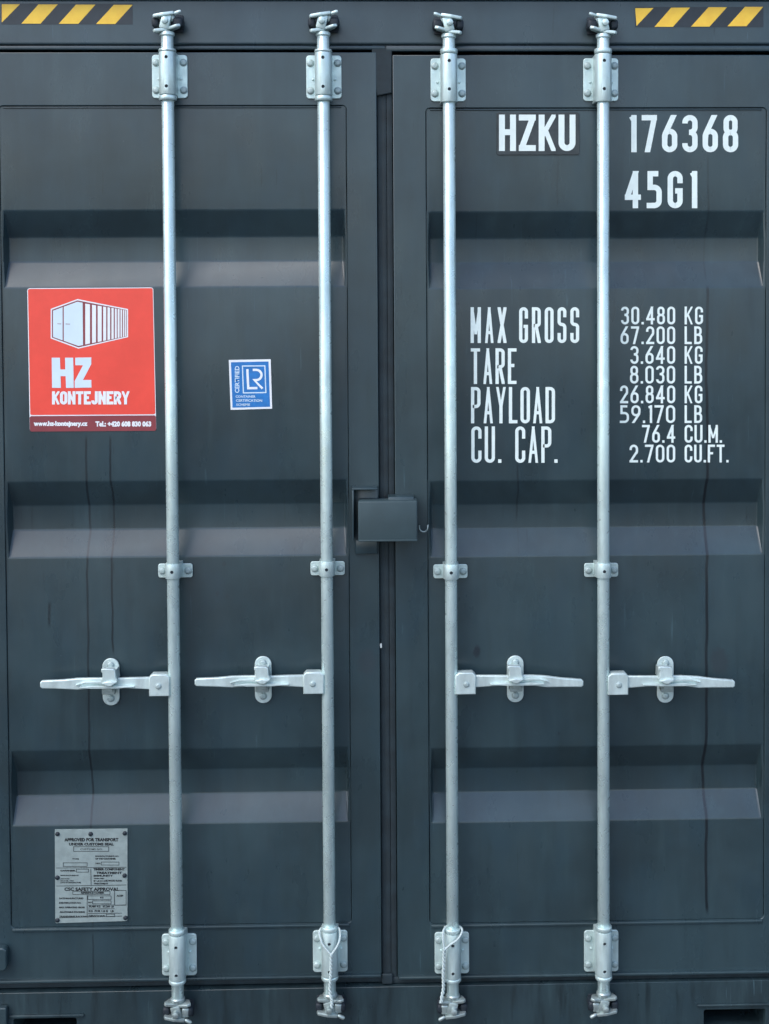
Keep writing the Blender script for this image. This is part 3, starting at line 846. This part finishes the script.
part('sticker_field', poly(sq(rr01(.014, .012, .006, .005, .995, .885)), YS - .0002), M_RED, ST)
part('sticker_band', poly(sq(rr01(.016, .014, .001, .892, .999, 1.0)), YS - .0002), M_DRED, ST)
def z8(x, y): return (20 + x / 5.303, 280 + y / 5.303)     # coordinates read off an enlargement of the sticker
hexo = [z8(*p) for p in ((163, 153), (305, 101), (573, 154), (573, 303), (310, 364), (163, 310))]
EM = part('container_emblem', poly(hexo, YS - .0004), M_SWHITE, ST)
hexi = [z8(*p) for p in ((169, 158), (305, 108), (566, 159), (566, 299), (310, 357), (169, 305))]
part('emblem_ground', poly(hexi, YS - .0006), M_DRED, ST)
part('emblem_face', poly([z8(*p) for p in ((175, 163), (226, 144), (226, 320), (175, 302))], YS - .0008), M_SBLUE, ST)
part('emblem_face', poly([z8(*p) for p in ((232, 142), (305, 115), (332, 120), (334, 345), (310, 350), (232, 322))], YS - .0008), M_SBLUE, ST)
for (a, b, r0) in ((346, 371, 0), (382, 403, 0), (412, 433, 0), (441, 457, 0), (464, 478, 0), (485, 497, 0), (503, 513, 0), (518, 528, 0), (533, 541, 0), (546, 553, 0), (557, 563, 0)):
    tp = lambda x: 124 + (x - 340) * (165 - 128) / 226; bt = lambda x: 343 - (x - 340) * (343 - 298) / 226
    part('emblem_rib', poly([z8(a, tp(a)), z8(b, tp(b)), z8(b, bt(b)), z8(a, bt(a))], YS - .0008), M_SWHITE, ST)
part('emblem_lines', strokes_px([[z8(198, 232), z8(219, 233)], [z8(242, 233), z8(266, 234)]], YS - .0010, .5), M_DRED, ST)
Hp = [(168, 412), (212, 412), (214, 474), (240, 474), (239, 412), (282, 412), (285, 572), (244, 572), (242, 510), (215, 510), (217, 572), (170, 572)]
Zp = [(293, 412), (378, 410), (378, 446), (334, 530), (378, 530), (379, 570), (290, 572), (290, 536), (334, 452), (293, 452)]
for pl in (Hp, Zp): part('letter', poly([z8(*p) for p in pl], YS - .0006), M_SBLUE, ST)
part('lettering', letters([('KONTEJNERY', z8(170, 0)[0], z8(580, 0)[0], z8(0, 590)[1], z8(0, 660)[1], 2.9, .5)], YS - .0006), M_SWHITE, ST)
part('lettering', text('www.hz-kontejnery.cz', z8(72, 0)[0], z8(358, 0)[0], z8(0, 748)[1], z8(0, 782)[1], YS - .0005, .06), M_SWHITE, ST)
part('lettering', text('Tel.: +420 608 830 063', z8(400, 0)[0], z8(696, 0)[0], z8(0, 748)[1], z8(0, 778)[1], YS - .0005, .06), M_SWHITE, ST)

# ------------------------------------------------------------------ blue certification sticker
def z7(x, y): return (220 + x / 12.82, 350 + y / 12.82)
BS = part('certification_sticker', poly([z7(*p) for p in ((112, 128), (650, 118), (668, 752), (137, 768))], YS, .0006), M_SWHITE, ROOT, label='small blue and white certification sticker')
part('sticker_field', poly([z7(*p) for p in ((140, 157), (622, 147), (642, 728), (160, 740))], YS - .0002), M_BLUE, BS)
fr = [z7(*p) for p in ((288, 205), (575, 203), (588, 545), (300, 550), (288, 205))]
arc = [(420, 255)]
for k in range(9):
    t = math.radians(90 - 180 * k / 8); arc.append((465 + 68 * math.cos(t), 320 - 66 * math.sin(t)))
arc += [(440, 385), (545, 495)]
part('logo', strokes_px([fr], YS - .0004, 1.1), M_SBLUE, BS)
part('logo', strokes_px([[z7(350, 245), z7(362, 490), z7(480, 487)], [z7(*p) for p in arc]], YS - .0004, 2.3), M_SWHITE, BS)
part('lettering', text('CERTIFIED', z7(190, 0)[0], z7(248, 0)[0], z7(0, 205)[1], z7(0, 550)[1], YS - .0004, .02, rot=1), M_SBLUE, BS)
part('lettering', text('CONTAINER', z7(200, 0)[0], z7(455, 0)[0], z7(0, 582)[1], z7(0, 612)[1], YS - .0004, .02), M_SBLUE, BS)
part('lettering', text('CERTIFICATION', z7(205, 0)[0], z7(540, 0)[0], z7(0, 632)[1], z7(0, 664)[1], YS - .0004, .02), M_SBLUE, BS)
part('lettering', text('SCHEME', z7(208, 0)[0], z7(385, 0)[0], z7(0, 686)[1], z7(0, 716)[1], YS - .0004, .02), M_SBLUE, BS)

# ------------------------------------------------------------------ data plate
def zd(x, y): return (40 + x / 7.32, 815 + y / 7.32)
YD = .0012
DP = part('data_plate', poly([zd(*p) for p in ((108, 106), (640, 100), (640, 770), (628, 776), (118, 792), (112, 780))], YD, .0020), M_ALU, ROOT, label='small riveted grey metal data plate')
txt = [('APPROVED FOR TRANSPORT', 178, 574, 168, 194, .012), ('UNDER CUSTOMS SEAL', 212, 540, 203, 224, .012), ('ABCD 00000 / 20XX', 0, 0, 0, 0, 0),
       ('TYPE', 235, 285, 317, 327, .01), ("MANUFACTURER'S NO.", 405, 578, 296, 307, .01), ('OF THE CONTAINER', 405, 556, 314, 327, .01), ('NO.', 407, 445, 348, 360, .01),
       ('OWNER', 148, 262, 402, 414, .02), ('TIMBER COMPONENT', 390, 620, 388, 406, .015), ('TREATMENT', 412, 600, 415, 432, .015),
       ('MANUFACTURED BY', 150, 285, 438, 447, .01), ('ADDRESS', 150, 215, 463, 471, .01), ('MODEL NO.', 150, 250, 478, 486, .01), ('DATE OF MANUFACTURE', 150, 300, 490, 500, .01),
       ('IMMUNITY', 392, 535, 438, 452, .01), ('TREATED', 392, 470, 460, 470, .01), ('PLYWOOD FLOOR', 480, 600, 474, 488, .015), ('NO.', 392, 495, 478, 488, .01), ('TREATMENT', 392, 500, 496, 508, .01),
       ('CSC SAFETY APPROVAL', 178, 580, 530, 556, .0), ('REFERENCE NUMBER', 300, 470, 562, 577, .01),
       ('DATE MANUFACTURED', 140, 318, 604, 617, .01), ('IDENTIFICATION NO.', 140, 302, 637, 650, .01), ('MAX. OPERATING GROSS', 140, 328, 670, 683, .02), ('ALLOWABLE STACKING', 143, 328, 704, 717, .02), ('TRANSVERSE RACKING', 140, 350, 737, 749, .01),
       ('30,480 KG   67,200 LB', 356, 540, 662, 680, .005), ('KG  FOR 1.8 G   LB', 356, 540, 695, 712, .005), ('NEWTONS', 356, 475, 732, 746, .01), ('KG', 440, 465, 598, 611, .01), ('NO.', 352, 385, 634, 646, .01), ('ACEP', 560, 610, 584, 598, .01)]
mm = []
for s_, x0, x1, y0, y1, bo in txt:
    if x1 == 0: continue
    p0, p1 = zd(x0, y0), zd(x1, y1)
    mm.append(text(s_, p0[0], p1[0], p0[1], p1[1], YD - .0004, bo + .045))
mm.append(text('CUSTOMS NO.', zd(295, 0)[0], zd(460, 0)[0], zd(0, 244)[1], zd(0, 257)[1], YD - .0004, .01))
def rc(x0, y0, x1, y1): return [zd(x0, y0), zd(x1, y0), zd(x1, y1), zd(x0, y1), zd(x0, y0)]
L_ = [rc(246, 232, 503, 266), rc(170, 350, 345, 376), rc(448, 344, 578, 366), rc(266, 396, 355, 418), rc(240, 558, 512, 582), rc(350, 592, 520, 618), rc(385, 628, 520, 650),
      rc(545, 552, 630, 660), rc(485, 726, 545, 744), [zd(118, 388), zd(632, 382)], [zd(118, 520), zd(632, 512)], [zd(372, 392), zd(374, 514)],
      [zd(352, 660), zd(545, 658)], [zd(352, 688), zd(545, 686)], [zd(352, 722), zd(600, 718)], [zd(345, 585), zd(345, 752)], [zd(140, 752), zd(600, 740)], [zd(545, 660), zd(632, 658)]]
part('lettering', join(mm), M_INK, DP)
part('ruled_lines', strokes_px(L_, YD - .0005, .5), M_INK, DP)
riv = lathe([(.0062, 0), (.0062, -.002), (.004, -.0042), (.001, -.005)], 'Y', 16)
for x_, y_ in ((128, 138), (371, 138), (621, 133), (128, 458), (620, 442), (128, 770), (626, 752)):
    p_ = at(*zd(x_, y_), YD); newobj('rivet', riv, M_DARK, DP, (p_.x, YD, p_.z))

# ------------------------------------------------------------------ hazard strips on the header
def hazard(x0, x1, yt, yb, tri, paras, label):
    Y = -.0066
    hs = part('hazard_strip', poly([(x0, yt - .6), (x1, yt - .6), (x1, yb + .6), (x0, yb + .6)], Y), M_TAPE, ROOT, label=label)
    part('yellow_stripe', poly(tri, Y - .0004), M_YEL, hs)
    for q in paras: part('yellow_stripe', poly(q, Y - .0004), M_YEL, hs)
hazard(1.2, 132.6, 4.2, 23.8, [(1.8, 4.2), (20, 4.2), (1.8, 22.5)], [[(38.5, 4.4), (57.8, 4.4), (40.5, 23.6), (21.3, 23.6)], [(76, 4.6), (95.5, 4.6), (78.3, 23.8), (58.7, 23.8)], [(113.8, 4.8), (132.6, 4.8), (115.2, 24), (96, 24)]], 'black and yellow strip on the left of the header')
hazard(635, 763.4, 7.6, 26.6, [(635.2, 8.2), (653.5, 8.0), (636.5, 26)], [[(671.2, 7.6), (690, 7.6), (673, 26.8), (654.5, 26.8)], [(708.5, 7.2), (727, 7.2), (709.5, 26.6), (691, 26.6)], [(745, 6.8), (763.2, 6.8), (746.5, 26.2), (727.5, 26.2)]], 'black and yellow strip on the right of the header')

# bare chip on the edge of the left leaf
chip = []
for k in range(9):
    a_ = 2 * PI * k / 9; chip.append((381.0 + (1.0 + .3 * (k % 2)) * math.cos(a_), 645.6 + 2.6 * math.sin(a_)))
part('paint_chip', poly(chip, -.0006), M_CHIP, DL)

# ------------------------------------------------------------------ twisted ties hanging on the two middle bars
def interp(P, n):
    out = []
    m = len(P)
    for i in range(m - 1):
        p0, p1, p2, p3 = P[max(i - 1, 0)], P[i], P[i + 1], P[min(i + 2, m - 1)]
        for k in range(n):
            t = k / n
            out.append(.5 * ((2 * p1) + (p2 - p0) * t + (2 * p0 - 5 * p1 + 4 * p2 - p3) * t * t + (3 * p1 - p0 - 3 * p2 + p3) * t ** 3))
    out.append(P[-1]); return out
def twist(path, r, pitch, ph):
    out = []; s = 0
    for i, p in enumerate(path):
        if i: s += (p - path[i - 1]).length
        a = s / pitch * 2 * PI + ph
        out.append(p + Vector((math.cos(a) * r, math.sin(a) * r, 0)))
    return out
def tie(loop, stem, label):
    e = bpy.data.objects.new('twisted_tie', None); COL.objects.link(e); e.location = loop[0]
    e['label'] = label; e['category'] = 'wire tie'; e['group'] = 'ties hanging from the middle locking bars'
    off = e.location
    st = interp([p - off for p in stem], 14)
    newobj('loop', tube(interp([p - off for p in loop], 8), .0031), M_ROPE, e)
    newobj('twisted_stem', join([tube(twist(st, .0026, .022, 0), .0027), tube(twist(st, .0026, .022, PI), .0027)]), M_ROPE, e)
YL = YA - .026
def pts(l): return [at(a, b, y) for a, b, y in l]
tie(pts([(331.3, 955, YL - .008), (323, 945, YL), (319.5, 934, YL + .012), (321.5, 928, YA), (330, 925.5, YA + .026), (338.5, 928, YA), (340.2, 936, YL + .012), (337.8, 945, YL), (331.3, 955, YL - .008)]),
    pts([(331.3, 954, YL - .008), (331.2, 966, YL - .006), (330.8, 978, YL - .006), (330, 988, YL - .003), (330.6, 995, YL - .008), (332.2, 1001, YL - .012), (331.8, 1007.5, YL - .012)]),
    'pale twisted tie looped evenly in a V round the bar left of the door gap')
tie(pts([(444.5, 950, YL - .006), (443, 940, YL), (443.2, 932, YL + .010), (446, 926.8, YA), (453, 924.5, YA + .026), (460.5, 927, YA), (462, 932, YL + .010), (457.5, 939.5, YL - .003), (450, 945, YL - .006), (444.5, 950, YL - .006)]),
    pts([(444.3, 948, YL - .006), (444, 960, YL), (443.4, 975, YL), (443.6, 988, YL + .004), (442, 997, YL), (441.3, 1003, YL - .006)]),
    'pale twisted tie hanging lopsided from the bar right of the door gap')
